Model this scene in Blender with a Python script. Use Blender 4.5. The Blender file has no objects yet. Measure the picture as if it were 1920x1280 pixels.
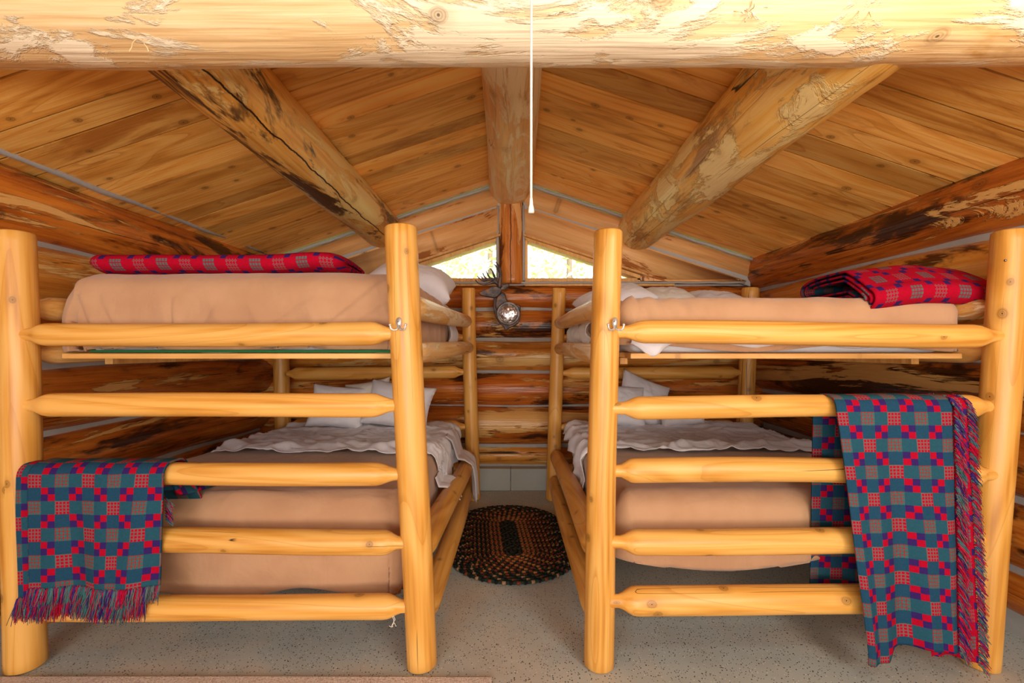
import bpy, bmesh, math, random
from mathutils import Vector, Matrix, noise
R = random.Random(7)
PI = math.pi
sc = bpy.context.scene
COL = sc.collection

# ---------------------------------------------------------------- camera, world, lights, exposure
F, HZ, H = 880.0, 655.0, 1.234           # focal length in px, horizon row, eye height
cam_d = bpy.data.cameras.new('camera'); cam = bpy.data.objects.new('camera', cam_d); COL.objects.link(cam)
cam_d.sensor_width = 36; cam_d.lens = 36 * F / 1920; cam_d.shift_y = (HZ - 640) / 1920; cam_d.clip_start = 0.05
cam.location = (0, 0, H); cam.rotation_euler = (PI / 2, 0, 0)
sc.camera = cam
vs = sc.view_settings
vs.view_transform = 'Standard'; vs.look = 'None'; vs.gamma = 1; vs.use_curve_mapping = False; vs.exposure = 0.0
sc.cycles.max_bounces = 8; sc.cycles.diffuse_bounces = 5; sc.cycles.transparent_max_bounces = 8
sc.cycles.use_denoising = True
sc.cycles.sample_clamp_indirect = 6

world = bpy.data.worlds.new('world'); sc.world = world; world.use_nodes = True
wb = world.node_tree.nodes['Background']; wb.inputs[0].default_value = (0.86, 0.93, 1.0, 1); wb.inputs[1].default_value = 4.5

def sun(name, rot, e, col, ang):
    d = bpy.data.lights.new(name, 'SUN'); d.energy = e; d.color = col; d.angle = R_(ang)
    o = bpy.data.objects.new(name, d); COL.objects.link(o); o.rotation_euler = [R_(a) for a in rot]
def area(name, loc, target, sx, sy, e, col):
    d = bpy.data.lights.new(name, 'AREA'); d.shape = 'RECTANGLE'; d.size = sx; d.size_y = sy; d.energy = e; d.color = col
    o = bpy.data.objects.new(name, d); COL.objects.link(o); o.location = loc
    o.rotation_euler = (Vector(target) - Vector(loc)).to_track_quat('-Z', 'Y').to_euler()
    return o
def R_(a): return math.radians(a)
sun('sunlight', (50, 0, 25), 6.5, (1, .95, .85), 2)
area('window_light_right', (1.75, -1.2, 1.65), (0.2, 3.0, 1.2), 1.1, 1.1, 62, (1.0, .94, .86))
area('window_light_left', (-1.6, -1.9, 1.5), (-0.2, 3.0, 0.9), 1.3, 1.2, 42, (.90, .95, 1.0))
area('lamp_above_camera', (1.15, 0.30, 2.15), (1.1, 1.6, 2.2), .35, .35, 9, (1.0, .88, .68))
area('low_window_light', (0.0, -2.3, .9), (0.0, 2.6, 2.3), 2.4, .8, 105, (1.0, .93, .82))  # added uplight that brightens the ceiling, no window stands there

# ---------------------------------------------------------------- node helpers
class S:
    """a socket with arithmetic"""
    def __init__(s, nt, sock): s.nt = nt; s.k = sock
    def _m(s, op, *a):
        n = s.nt.nodes.new('ShaderNodeMath'); n.operation = op
        for i, v in enumerate((s,) + a):
            if isinstance(v, S): s.nt.links.new(v.k, n.inputs[i])
            else: n.inputs[i].default_value = v
        return S(s.nt, n.outputs[0])
    def __add__(s, o): return s._m('ADD', o)
    def __sub__(s, o): return s._m('SUBTRACT', o)
    def __mul__(s, o): return s._m('MULTIPLY', o)
    def __truediv__(s, o): return s._m('DIVIDE', o)
    __radd__ = __add__; __rmul__ = __mul__
    def floor(s): return s._m('FLOOR')
    def mod(s, o): return s._m('FLOORED_MODULO', o)
    def gt(s, o): return s._m('GREATER_THAN', o)
    def lt(s, o): return s._m('LESS_THAN', o)
    def abs(s): return s._m('ABSOLUTE')
    def inv(s): return s * -1.0 + 1.0
    def sin(s): return s._m('SINE')
    def pow(s, o): return s._m('POWER', o)

class M:
    def __init__(s, name, rough=.5, spec=.5):
        s.m = bpy.data.materials.new(name); s.m.use_nodes = True
        s.nt = s.m.node_tree; s.b = s.nt.nodes['Principled BSDF']
        s.b.inputs['Roughness'].default_value = rough
        s.b.inputs['Specular IOR Level'].default_value = spec
    def n(s, t): return s.nt.nodes.new(t)
    def put(s, node, name, v):
        if v is None: return
        if isinstance(v, S): s.nt.links.new(v.k, node.inputs[name])
        elif isinstance(v, tuple) and len(v) == 3 and node.inputs[name].type == 'RGBA': node.inputs[name].default_value = (*v, 1)
        else: node.inputs[name].default_value = v
    def objco(s, rnd=True):
        t = s.n('ShaderNodeTexCoord'); v = S(s.nt, t.outputs['Object'])
        if rnd:
            oi = s.n('ShaderNodeObjectInfo'); c = s.n('ShaderNodeVectorMath'); c.operation = 'SCALE'
            c.inputs[0].default_value = (13.7, 7.3, 29.1); s.nt.links.new(oi.outputs['Random'], c.inputs['Scale'])
            a = s.n('ShaderNodeVectorMath'); a.operation = 'ADD'
            s.nt.links.new(v.k, a.inputs[0]); s.nt.links.new(c.outputs[0], a.inputs[1]); v = S(s.nt, a.outputs[0])
            s.rand = S(s.nt, oi.outputs['Random'])
        return v
    def scale(s, v, sx, sy, sz):
        m = s.n('ShaderNodeMapping'); m.inputs['Scale'].default_value = (sx, sy, sz); s.nt.links.new(v.k, m.inputs[0]); return S(s.nt, m.outputs[0])
    def noise(s, v, sc_, det=4, rough=.55, dist=0.0):
        n = s.n('ShaderNodeTexNoise'); n.inputs['Scale'].default_value = sc_; n.inputs['Detail'].default_value = det
        n.inputs['Roughness'].default_value = rough; n.inputs['Distortion'].default_value = dist; s.put(n, 'Vector', v)
        return S(s.nt, n.outputs[0])
    def vor(s, v, sc_, out='Distance', feat='F1', rnd=1.0, dim='3D'):
        n = s.n('ShaderNodeTexVoronoi'); n.feature = feat; n.voronoi_dimensions = dim; n.inputs['Scale'].default_value = sc_; n.inputs['Randomness'].default_value = rnd
        s.put(n, 'Vector', v); return S(s.nt, n.outputs[out])
    def step(s, v, a, b):
        n = s.n('ShaderNodeMapRange'); n.interpolation_type = 'SMOOTHSTEP'; n.inputs[1].default_value = a; n.inputs[2].default_value = b
        s.nt.links.new(v.k, n.inputs[0]); return S(s.nt, n.outputs[0])
    def mix(s, f, a, b):
        n = s.n('ShaderNodeMix'); n.data_type = 'RGBA'
        for nm, v in ((0, f), (6, a), (7, b)):
            if isinstance(v, S): s.nt.links.new(v.k, n.inputs[nm])
            elif isinstance(v, tuple): n.inputs[nm].default_value = (*v, 1)
            else: n.inputs[nm].default_value = v
        return S(s.nt, n.outputs[2])
    def ramp(s, f, stops):
        n = s.n('ShaderNodeValToRGB'); e = n.color_ramp.elements
        while len(e) < len(stops): e.new(.5)
        for q, (p, c) in zip(e, stops): q.position = p; q.color = (*c, 1)
        s.nt.links.new(f.k, n.inputs[0]); return S(s.nt, n.outputs[0])
    def hsv(s, c, h=.5, sat=1.0, val=1.0):
        n = s.n('ShaderNodeHueSaturation'); s.put(n, 'Hue', h); s.put(n, 'Saturation', sat); s.put(n, 'Value', val); s.put(n, 'Color', c)
        return S(s.nt, n.outputs[0])
    def sep(s, v):
        n = s.n('ShaderNodeSeparateXYZ'); s.nt.links.new(v.k, n.inputs[0]); return [S(s.nt, o) for o in n.outputs]
    def bump(s, h, strength=.3, dist=.01):
        n = s.n('ShaderNodeBump'); n.inputs['Strength'].default_value = strength; n.inputs['Distance'].default_value = dist
        s.nt.links.new(h.k, n.inputs['Height']); s.nt.links.new(n.outputs[0], s.b.inputs['Normal'])
    def color(s, c): s.put(s.b, 'Base Color', c); return s.m

def wood(name, light, mid, dark, patch=None, pt=(.6, .64), stain=None, st=(.6, .7), knots=.8, kscale=5.0, rough=.45, bump=.25,
         crack=.0, grain=1.0, var=.12, spec=.5, rings=0.6, pstretch=.18, planar=False, con=.16, uvc=None):
    m = M(name, rough, spec); v = m.objco()
    g1 = m.noise(m.scale(v, 1, 1, .06), 16 * grain, 3, .6, .3)
    g2 = m.noise(m.scale(v, 1, 1, .03), 75 * grain, 2, .5)
    big = m.noise(m.scale(v, 1, 1, .35), 3.0, 3, .5)
    # growth-ring figure: contour lines of a slow field
    fld = m.noise(m.scale(v, 1, 1, .14), 4.5, 1, .4, .15)
    ring = (fld * 70.0).sin() * .5 + .5
    f = g1 * .45 + g2 * .25 + big * .35 + ring * (.10 * rings)
    c = m.ramp(f, [(.535 - con, dark), (.535, mid), (.535 + con, light)])
    c = m.mix(m.step(fld * 9.0 - (fld * 9.0).floor(), .9, 1.0) * (.35 * rings), c, dark)
    if stain:
        sf = m.noise(m.scale(v, 1, 1, .25), 4.0, 6, .68, .4)
        c = m.mix(m.step(sf, *st), c, stain)
    if patch:
        pf = m.noise(m.scale(v, 1, 1, pstretch), 5.5, 8, .68, .6)
        ps = m.step(pf, *pt)
        c = m.mix(ps, c, patch)
    if knots:
        if planar: vx, vy, vz = m.sep(v); kx, ky = vy, vz
        else: t_ = m.n('ShaderNodeTexCoord'); ux, uy, _u = m.sep(S(m.nt, t_.outputs['UV'])); kx, ky = ux + m.rand * 31.0, uy + m.rand * 17.0
        cb = m.n('ShaderNodeCombineXYZ'); m.nt.links.new(kx.k, cb.inputs[0]); m.nt.links.new((ky * .8).k, cb.inputs[1])
        wv = m.noise(S(m.nt, cb.outputs[0]), 18, 2); cb2 = m.n('ShaderNodeCombineXYZ')
        m.nt.links.new((kx + wv * .012).k, cb2.inputs[0]); m.nt.links.new((ky * .8).k, cb2.inputs[1]); kv = S(m.nt, cb2.outputs[0])
        kd = m.vor(kv, kscale, 'Distance', dim='2D'); kr = m.sep(m.vor(kv, kscale, 'Color', dim='2D'))
        kon = kr[0].gt(.42); ksz = kr[1] * .7 + .6
        kd = kd / ksz
        kn = m.step(kd, .082, .066) * kon * knots
        halo = m.step(kd, .20, .07) * kon * knots
        rg = ((kd * 260.0).sin() * .5 + .5)
        c = m.mix(halo * .45, c, tuple(x * .72 for x in mid))
        c = m.mix(kn * (rg * .45 + .35), c, tuple(x * .45 for x in dark)); c = m.mix(m.step(kd, .016, .008) * kon * knots, c, (.04, .015, .006))
    if crack:
        cf = m.noise(m.scale(v, 1, 1, .02), 5.0, 2, .35)
        cr = m.step((cf - .5).abs(), .0022 * crack, .0004) * m.step(m.noise(m.scale(v, .6, .6, 1), 2.2, 1), .46, .50)
        c = m.mix(cr, c, (.03, .012, .004))
    if uvc is not None:
        tt = m.n('ShaderNodeTexCoord'); uu, vv, _q = m.sep(S(m.nt, tt.outputs['UV'])); cbz = m.n('ShaderNodeCombineXYZ'); m.nt.links.new(vv.k, cbz.inputs[2])
        wob = (m.noise(S(m.nt, cbz.outputs[0]), 3.0, 5, .6) - .5) * .07
        uk = m.step((uu - uvc + wob).abs(), .0048, .002); c = m.mix(uk, c, (.02, .008, .003))
    c = m.hsv(c, .5, 1.0, m.rand * (2 * var) + (1.0 - var))
    h = g1 * .5 + g2 * .5
    if patch: h = h + ps * .8
    if crack: h = h - cr * 2.0
    if uvc is not None: h = h - uk * 3.0
    m.bump(h, bump, .008)
    rr = g2 * .3 + (rough - .15)
    m.put(m.b, 'Roughness', rr)
    return m.color(c)

def uv_of(direction, d, rm):
    m_ = Vector(d).to_track_quat('Z', 'Y').to_matrix(); l = m_.transposed() @ Vector(direction)
    return (math.atan2(l.y, l.x) % (2 * PI)) * rm
UVC_P = uv_of((.62, 0, -.78), (0, 1, -.014), .167); UVC_K = uv_of((-.03, -1, 0), (0, 0, 1), .1115)
W_post = wood('honey_pine', (.80, .42, .10), (.72, .335, .058), (.54, .215, .028), knots=.9, kscale=5.2, crack=.5, rough=.40, bump=.15, var=.05, rings=1.4, con=.12)
W_side = wood('rough_peeled_pole', (.90, .62, .28), (.78, .42, .12), (.55, .25, .05), patch=(.92, .74, .46), pt=(.50, .56), knots=.4, rough=.33, bump=.6, var=.05)
W_beam = wood('pale_peeled_beam', (.90, .70, .42), (.80, .54, .26), (.55, .30, .11), patch=(.90, .76, .54), pt=(.50, .56), stain=(.55, .28, .07), st=(.56, .68), knots=.7, kscale=3, crack=.0, rough=.42, bump=.8, var=.02, rings=.3, pstretch=.35)
W_purl = wood('mottled_purlin_log', (.90, .60, .20), (.78, .40, .08), (.50, .20, .03), patch=(.86, .64, .24), pt=(.50, .55), stain=(.09, .045, .02), st=(.50, .56), knots=.5, kscale=3.4, crack=.0, uvc=UVC_P, rough=.36, bump=.6, var=.03, pstretch=.22)
W_purr = wood('amber_purlin_log', (.92, .62, .20), (.86, .47, .09), (.62, .28, .04), patch=(.90, .70, .30), pt=(.49, .55), stain=(.42, .19, .04), st=(.54, .64), knots=.6, kscale=3.4, crack=.6, rough=.36, bump=.9, var=.03, pstretch=.35)
W_ridge = wood('ridge_log', (.92, .64, .30), (.84, .50, .18), (.60, .29, .08), patch=(.92, .76, .46), pt=(.49, .55), stain=(.44, .27, .12), st=(.56, .66), knots=.4, kscale=3, crack=.5, rough=.42, bump=.5, var=.02)
W_wall = wood('oiled_wall_log', (.68, .23, .03), (.48, .12, .012), (.15, .035, .006), patch=(.74, .40, .12), pt=(.56, .585), stain=(.055, .014, .004), st=(.52, .60), knots=.6, kscale=3, crack=1.2, rough=.30, bump=.8, var=.16, pstretch=.12)
W_walm = wood('amber_wall_log', (.78, .36, .06), (.62, .22, .028), (.30, .10, .012), patch=(.80, .50, .17), pt=(.53, .57), stain=(.10, .03, .006), st=(.56, .64), knots=.6, kscale=3, crack=1.2, rough=.32, bump=.6, var=.08, pstretch=.12)
W_gab = wood('gable_timber', (.88, .52, .22), (.80, .42, .15), (.64, .28, .08), stain=(.42, .14, .03), st=(.60, .63), knots=.7, kscale=4.5, rough=.55, bump=.25, var=.05, rings=.5, planar=True)
W_board = wood('ceiling_board', (.92, .52, .13), (.82, .39, .07), (.55, .22, .03), stain=(.52, .20, .03), st=(.54, .68), knots=1.0, kscale=4.2, rough=.5, bump=.3, var=.26, rings=1.6, planar=True)
W_slat = wood('sawn_slat', (.80, .46, .15), (.66, .32, .08), (.46, .2, .04), knots=.5, rough=.6, bump=.2, planar=True)
W_trim = wood('window_trim', (.84, .48, .14), (.74, .36, .08), (.5, .22, .04), knots=.0, rough=.5, bump=.1)
W_gpost = wood('reddish_post', (.66, .24, .05), (.50, .15, .02), (.24, .06, .01), patch=(.76, .40, .14), pt=(.56, .59), stain=(.12, .03, .008), st=(.56, .62), knots=.4, crack=.0, rough=.32, bump=.6, uvc=UVC_K)
W_dark = wood('dark_underlay', (.05, .025, .01), (.035, .015, .006), (.02, .01, .005), knots=0)

def plain(name, col, rough=.8, nz=.08, sc_=40, bump=.1, spec=.3, sheen=0):
    m = M(name, rough, spec); v = m.objco(False); n = m.noise(v, sc_, 4)
    if sheen: m.b.inputs['Sheen Weight'].default_value = sheen
    m.bump(n, bump, .004)
    return m.color(m.hsv(col, .5, 1.0, n * (2 * nz) + (1 - nz)))
CHINK = plain('grey_chinking', (.40, .385, .36), .85, .12, 30, .3)
BLOCKP = plain('grey_painted_block', (.42, .44, .40), .45, .08, 8, .15)
def fabric(name, col, col2, rough=.85, weave=900, streak=0):
    m = M(name, rough, .15); v = m.objco(False)
    n = m.noise(v, 5, 3); w = m.noise(v, weave, 1)
    m.b.inputs['Sheen Weight'].default_value = .25; m.b.inputs['Sheen Roughness'].default_value = .5
    m.bump(w * .06 + m.noise(v, 60, 3) * .06 + m.noise(m.scale(v, 1, 1, .6), 7, 3, .5, .8) * 1.0, .45, .03)
    return m.color(m.mix(m.step(n, .35, .65), col, col2))
TAN = fabric('tan_cotton', (.49, .265, .14), (.54, .305, .165))
WHITE = fabric('white_cotton', (.74, .71, .74), (.80, .77, .80))
CREAM = fabric('ivory_cotton', (.72, .66, .58), (.76, .70, .62))
GREEN = plain('green_cloth', (.01, .13, .04), .9)
CORDM = plain('ivory_plastic', (.86, .80, .68), .4, .02)

# metal
mm = M('brushed_nickel', .38); mm.b.inputs['Metallic'].default_value = .75; NICKEL = mm.color((.78, .75, .70))
mm = M('steel_screw', .3); mm.b.inputs['Metallic'].default_value = 1; SCREW = mm.color((.35, .32, .28))
mm = M('bronze_cast', .5); v = mm.objco(False); nn = mm.noise(v, 22, 5, .6)
mm.b.inputs['Metallic'].default_value = .35; mm.bump(mm.noise(v, 90, 3), .5, .004)
BRONZE = mm.color(mm.ramp(nn, [(.4, (.05, .042, .045)), (.52, (.12, .085, .075)), (.66, (.25, .11, .05))]))
mm = M('pewter_rim', .45); v = mm.objco(False); mm.b.inputs['Metallic'].default_value = .4
PEWTER = mm.color(mm.ramp(mm.noise(v, 30, 4), [(.4, (.14, .12, .12)), (.6, (.30, .25, .22))]))
mm = M('mirrored_glass', .22); v = mm.objco(False); mm.b.inputs['Metallic'].default_value = 1
mm.bump(mm.noise(v, 26, 3), .6, .01)
MIRR = mm.color(mm.ramp(mm.noise(v, 45, 4), [(.42, (.42, .38, .36)), (.6, (.85, .82, .88))]))

def glassmat():
    m = bpy.data.materials.new('window_glass'); m.use_nodes = True; nt = m.node_tree; nt.nodes.clear()
    o = nt.nodes.new('ShaderNodeOutputMaterial'); t = nt.nodes.new('ShaderNodeBsdfTransparent'); g = nt.nodes.new('ShaderNodeBsdfGlossy')
    fr = nt.nodes.new('ShaderNodeFresnel'); mx = nt.nodes.new('ShaderNodeMixShader'); g.inputs['Roughness'].default_value = .02
    nt.links.new(fr.outputs[0], mx.inputs[0]); nt.links.new(t.outputs[0], mx.inputs[1]); nt.links.new(g.outputs[0], mx.inputs[2]); nt.links.new(mx.outputs[0], o.inputs[0])
    return m
GLASS = glassmat()

def floor_mat():
    m = M('speckled_concrete', .38, .4); v = m.objco(False)
    big = m.noise(v, 1.4, 5, .6, .5); med = m.noise(v, 7, 4)
    c = m.mix(m.step(big, .40, .62), (.46, .50, .47), (.57, .52, .43))
    c = m.mix(m.step(med, .35, .75) * .35, c, (.38, .36, .31))
    for sc_, th, col, sel in ((70, .20, (.02, .02, .018), .60), (110, .24, (.03, .03, .025), .55), (85, .17, (.80, .78, .72), .70), (38, .10, (.06, .04, .02), .80)):
        d = m.vor(v, sc_); r = m.sep(m.vor(v, sc_, 'Color'))[0]
        c = m.mix(d.lt(th) * r.gt(sel), c, col)
    st = m.noise(v, 9, 6, .7); c = m.mix(m.step(st, .72, .76) * .7, c, (.10, .06, .03))
    m.bump(m.noise(v, 180, 3), .12, .002)
    return m.color(c)

def attr_mat(name, rough=.9):
    m = M(name, rough, .1); a = m.n('ShaderNodeAttribute'); a.attribute_name = 'col'
    v = m.objco(False); n = m.noise(v, 300, 2)
    m.bump(n, .3, .002)
    return m.color(m.hsv(S(m.nt, a.outputs['Color']), .5, 1.0, n * .5 + .6))
YARN = attr_mat('wool_yarn')

def welsh(name, face, u=.0248):
    """double weave blanket: solid squares, checked corners and latticed blocks on a grid of unit u"""
    m = M(name, .95, .1); t = m.n('ShaderNodeTexCoord'); x, y, _ = m.sep(S(m.nt, t.outputs['UV']))
    wob = m.noise(S(m.nt, t.outputs['UV']), 9, 1)
    x = (x + (wob - .5) * .006) / u; y = y / u
    ci = (x / 2.0).floor(); cj = (y / 2.0).floor()
    sx = (x.floor()).mod(2.0); sy = (y.floor()).mod(2.0)
    oi = ci.mod(2.0); oj = cj.mod(2.0)               # 1 = check column / row
    a = (ci / 2.0).floor(); b = (cj / 2.0).floor()
    par = (a + b).mod(2.0)
    chk = (sx + sy + a + b).mod(2.0)
    ischeck = oi * oj; isgrid = oi.inv() * oj.inv()
    fx = (x * 2.0).mod(1.0); fy = (y * 2.0).mod(1.0)
    dot = (fx.gt(.28)) * (fy.gt(.28))
    dlat = ((fx - .5).abs() + (fy - .5).abs() - .34).abs().lt(.17)
    red, pur = (.40, .002, .020), (.036, .014, .11)
    blue, teal, grey = (.014, .060, .110), (.024, .105, .120), (.15, .11, .10)
    if face == 'blue':
        field = m.mix(oj.inv() * .45, blue, teal)
        ck = m.mix(chk, red, pur)
        g1 = m.mix(dot, grey, red); g2 = m.mix(dot, (.24, .035, .035), (.035, .13, .13))
        gr = m.mix(par, g1, g2)
    else:
        field = red
        ck = m.mix(chk, red, pur)
        g1 = m.mix(dot, (.28, .015, .03), (.10, .12, .12)); g2 = m.mix(dlat, red, (.22, .08, .085))
        gr = m.mix(par, g1, g2)
    c = m.mix(ischeck, field, ck); c = m.mix(isgrid, c, gr)
    fz = m.noise(S(m.nt, t.outputs['UV']), 420, 2); fz2 = m.noise(S(m.nt, t.outputs['UV']), 90, 3)
    c = m.hsv(c, .5, 1.0, fz * .7 + fz2 * .3 + .5)
    m.bump(fz + fz2 * .6, .5, .003)
    return m.color(c)
WBLUE = welsh('blue_face_wool', 'blue'); WRED = welsh('red_face_wool', 'red')

# ---------------------------------------------------------------- object helpers
def tag(o, label=None, cat=None, group=None, kind=None):
    if label: o['label'] = label
    if cat: o['category'] = cat
    if group: o['group'] = group
    if kind: o['kind'] = kind
    return o
def empty(name, loc=(0, 0, 0)):
    o = bpy.data.objects.new(name, None); COL.objects.link(o); o.location = loc; o.empty_display_size = .1; return o
def link(name, me, mat, parent=None, mtx=None, smooth=True):
    for mt in (mat if isinstance(mat, (list, tuple)) else [mat]): me.materials.append(mt)
    o = bpy.data.objects.new(name, me); COL.objects.link(o)
    if smooth: me.polygons.foreach_set('use_smooth', [True] * len(me.polygons))
    mtx = mtx or Matrix.Identity(4)
    if parent:
        o.parent = parent
        pw = parent_world(parent)
        o.matrix_local = pw.inverted() @ mtx
    else: o.matrix_world = mtx
    return o
def parent_world(p):
    return (parent_world(p.parent) @ p.matrix_basis) if p.parent else p.matrix_basis.copy()
def mesh(name, vs_, fs): me = bpy.data.meshes.new(name); me.from_pydata(vs_, [], fs); me.update(); return me
def P(px, py, D): return Vector(((px - 960) / F * D, D, H - (py - HZ) / F * D))

def along(p0, p1):
    p0, p1 = Vector(p0), Vector(p1); d = p1 - p0
    return Matrix.Translation((p0 + p1) / 2) @ d.to_track_quat('Z', 'Y').to_matrix().to_4x4(), d.length

def log_mesh(L, rf, nl=40, nr=24, seed=0.0, wob=.03, bend=.004, cap=.006, ov=.03, fine=0.0):
    vs_, fs = [], []
    for i in range(nl + 1):
        t = i / nl; z = (t - .5) * L; r = rf(t)
        bx = bend * noise.noise((z * .8, seed, 1.3)) * 3; by = bend * noise.noise((z * .8, seed, 7.7)) * 3
        for k in range(nr):
            a = 2 * PI * k / nr
            q = 1 + wob * noise.noise((math.cos(a) * 1.2 + seed, math.sin(a) * 1.2, z * 1.7 + seed)) * 2 + ov * math.cos(2 * a + seed)
            if fine: q += fine * noise.noise((math.cos(a) * 4 + seed, math.sin(a) * 4, z * 7))
            vs_.append((bx + r * q * math.cos(a), by + r * q * math.sin(a), z))
    for i in range(nl):
        for k in range(nr):
            a, b = i * nr + k, i * nr + (k + 1) % nr
            fs.append((a, b, b + nr, a + nr))
    for e, sgn in ((0, -1), (nl, 1)):     # softly bevelled end caps
        base = e * nr; n0 = len(vs_)
        for k in range(nr):
            x, y, z = vs_[base + k]; vs_.append((x * .9, y * .9, z + sgn * cap))
        c = len(vs_); vs_.append((0, 0, (e / nl - .5) * L + sgn * cap * 1.2))
        for k in range(nr):
            k2 = (k + 1) % nr; q = (base + k, base + k2, n0 + k2, n0 + k); t3 = (n0 + k, n0 + k2, c)
            if sgn > 0: fs += [q, t3]
            else: fs += [q[::-1], t3[::-1]]
    me = mesh('log', vs_, fs); uvl = me.uv_layers.new(name='UVMap'); rm = rf(.5)
    for f in me.polygons:
        ks = [(vi % nr) for vi in f.vertices]; wrap = (0 in ks) and (nr - 1 in ks)
        for li, vi in zip(f.loop_indices, f.vertices):
            k = vi % nr
            uvl.data[li].uv = (2 * PI * rm * ((k + nr) if (wrap and k == 0) else k) / nr, vs_[vi][2])
    return me
def log(name, p0, p1, r0, r1, mat, parent=None, taper=None, tenon=.014, **k):
    mt, L = along(p0, p1)
    def rf(t):
        r = r0 + (r1 - r0) * t
        if taper:
            d = min(t, 1 - t) * L
            tl, t0 = taper
            q = max(0, min(1, (d - t0) / tl)); q = q * q * (3 - 2 * q) if tl > .01 else q
            q = math.sin(q * PI / 2)
            r = tenon + (r - tenon) * q
        return r
    k.setdefault('seed', R.uniform(0, 90))
    return link(name, log_mesh(L, rf, **k), mat, parent, mt)
def tube(pts, r, n=8, closed=False):
    pts = [Vector(p) for p in pts]; vs_, fs = [], []
    N = len(pts); up = None
    for i, p in enumerate(pts):
        t = (pts[min(i + 1, N - 1)] - pts[max(i - 1, 0)]).normalized()
        if up is None: up = t.orthogonal().normalized()
        up = (up - t * up.dot(t)).normalized(); s = t.cross(up)
        rr = r(i / (N - 1)) if callable(r) else r
        for k in range(n):
            a = 2 * PI * k / n; vs_.append(tuple(p + (up * math.cos(a) + s * math.sin(a)) * rr))
    for i in range(N - 1):
        for k in range(n):
            a, b = i * n + k, i * n + (k + 1) % n; fs.append((a, b, b + n, a + n))
    fs.append(tuple(range(n))[::-1]); fs.append(tuple(range((N - 1) * n, N * n)))
    return vs_, fs
def box_mesh(sx, sy, sz, bev=.003):
    bm = bmesh.new(); bmesh.ops.create_cube(bm, size=1)
    for v in bm.verts: v.co = Vector((v.co.x * sx, v.co.y * sy, v.co.z * sz))
    if bev: bmesh.ops.bevel(bm, geom=bm.edges[:], offset=bev, segments=1, affect='EDGES')
    me = bpy.data.meshes.new('box'); bm.to_mesh(me); bm.free(); return me
def prism(poly, y0, y1, bev=.008, axis='xz', seg=2):
    """extrude an (x,z) outline along y"""
    bm = bmesh.new(); vsb = [bm.verts.new((x, y0, z)) for x, z in poly]; f = bm.faces.new(vsb)
    r = bmesh.ops.extrude_face_region(bm, geom=[f])
    for v in r['geom']:
        if isinstance(v, bmesh.types.BMVert): v.co.y = y1
    bmesh.ops.recalc_face_normals(bm, faces=bm.faces)
    if bev: bmesh.ops.bevel(bm, geom=bm.edges[:], offset=bev, segments=seg, affect='EDGES')
    me = bpy.data.meshes.new('prism'); bm.to_mesh(me); bm.free(); return me
def join(parts):
    vs_, fs = [], []
    for v, f in parts:
        o = len(vs_); vs_ += v; fs += [tuple(i + o for i in q) for q in f]
    return vs_, fs

# ---------------------------------------------------------------- the room
XW, YB, YF = 2.10, 4.10, -2.6
def zroof(x, y=3): return 2.739 - .333 * abs(x)
fl = tag(link('floor', box_mesh(5.2, 7.2, .1, 0), floor_mat(), None, Matrix.Translation((0, .9, -.05)), False), kind='structure')
# side walls: each log a piece, chinking between
def zlog(b): return [((b[i] + b[i + 1]) / 2, (b[i] - b[i + 1]) / 2) for i in range(len(b) - 1)]
SIDE = [2.03, 1.705, 1.43, 1.165, .85, .55, .25, .05]
for sname, s, dz in (('left', -1, 0.0), ('right', 1, .03)):
    w = tag(empty('wall_' + sname, (s * 2.2, 0, 0)), kind='structure')
    for i, (zc, hr) in enumerate(zlog(SIDE)):
        mt = W_walm if (i == 1) else W_wall
        far = 0.03 if i < 2 else 0
        log('log', (s * 2.235, YF, zc + dz - far), (s * 2.235, YB + .15, zc + dz + far), hr + .004, hr - .002, mt, w, nl=60, nr=28, wob=.035, bend=.006, ov=0)
    link('chinking', box_mesh(.12, 6.9, 1.94, 0), CHINK, w, Matrix.Translation((s * 2.238, .75, .97)), False)
    link('wall_core', box_mesh(.1, 7.2, 2.1, 0), W_dark, w, Matrix.Translation((s * 2.40, .9, 1.05)), False)  # added unseen slab outside the logs, keeps outdoor light from leaking in
    # grey bead between plate log and ceiling
    v_, f_ = tube([(s * (2.095 + .004 * math.sin(q * 3.1)), YF + q * .2, 2.015 + dz + .05 * (q / 33) + .006 * math.sin(q * 1.7)) for q in range(34)], .020, 8)
    link('chinking', mesh('bead', v_, f_), CHINK, w)
# back wall
wb_ = tag(empty('wall_back', (0, YB, 0)), kind='structure')
BACK = [1.815, 1.585, 1.325, 1.036, .737, .383, .205]
for i, (zc, hr) in enumerate(zlog(BACK)):
    log('log', (-2.3, 4.235, zc), (2.3, 4.235, zc), hr + .002, hr - .001 + .004 * (i % 2), [W_wall, W_wall, W_walm, W_wall, W_wall, W_walm][i] , wb_, nl=50, nr=32, wob=.03, bend=.004, ov=0)
link('chinking', box_mesh(4.6, .1, 1.62, 0), CHINK, wb_, Matrix.Translation((0, 4.230, 1.005)), False)
link('wall_core', box_mesh(4.9, .1, 1.86, 0), W_dark, wb_, Matrix.Translation((0, 4.45, .91)), False)  # added dark slab behind the back wall, blocks daylight through the block joints
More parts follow.
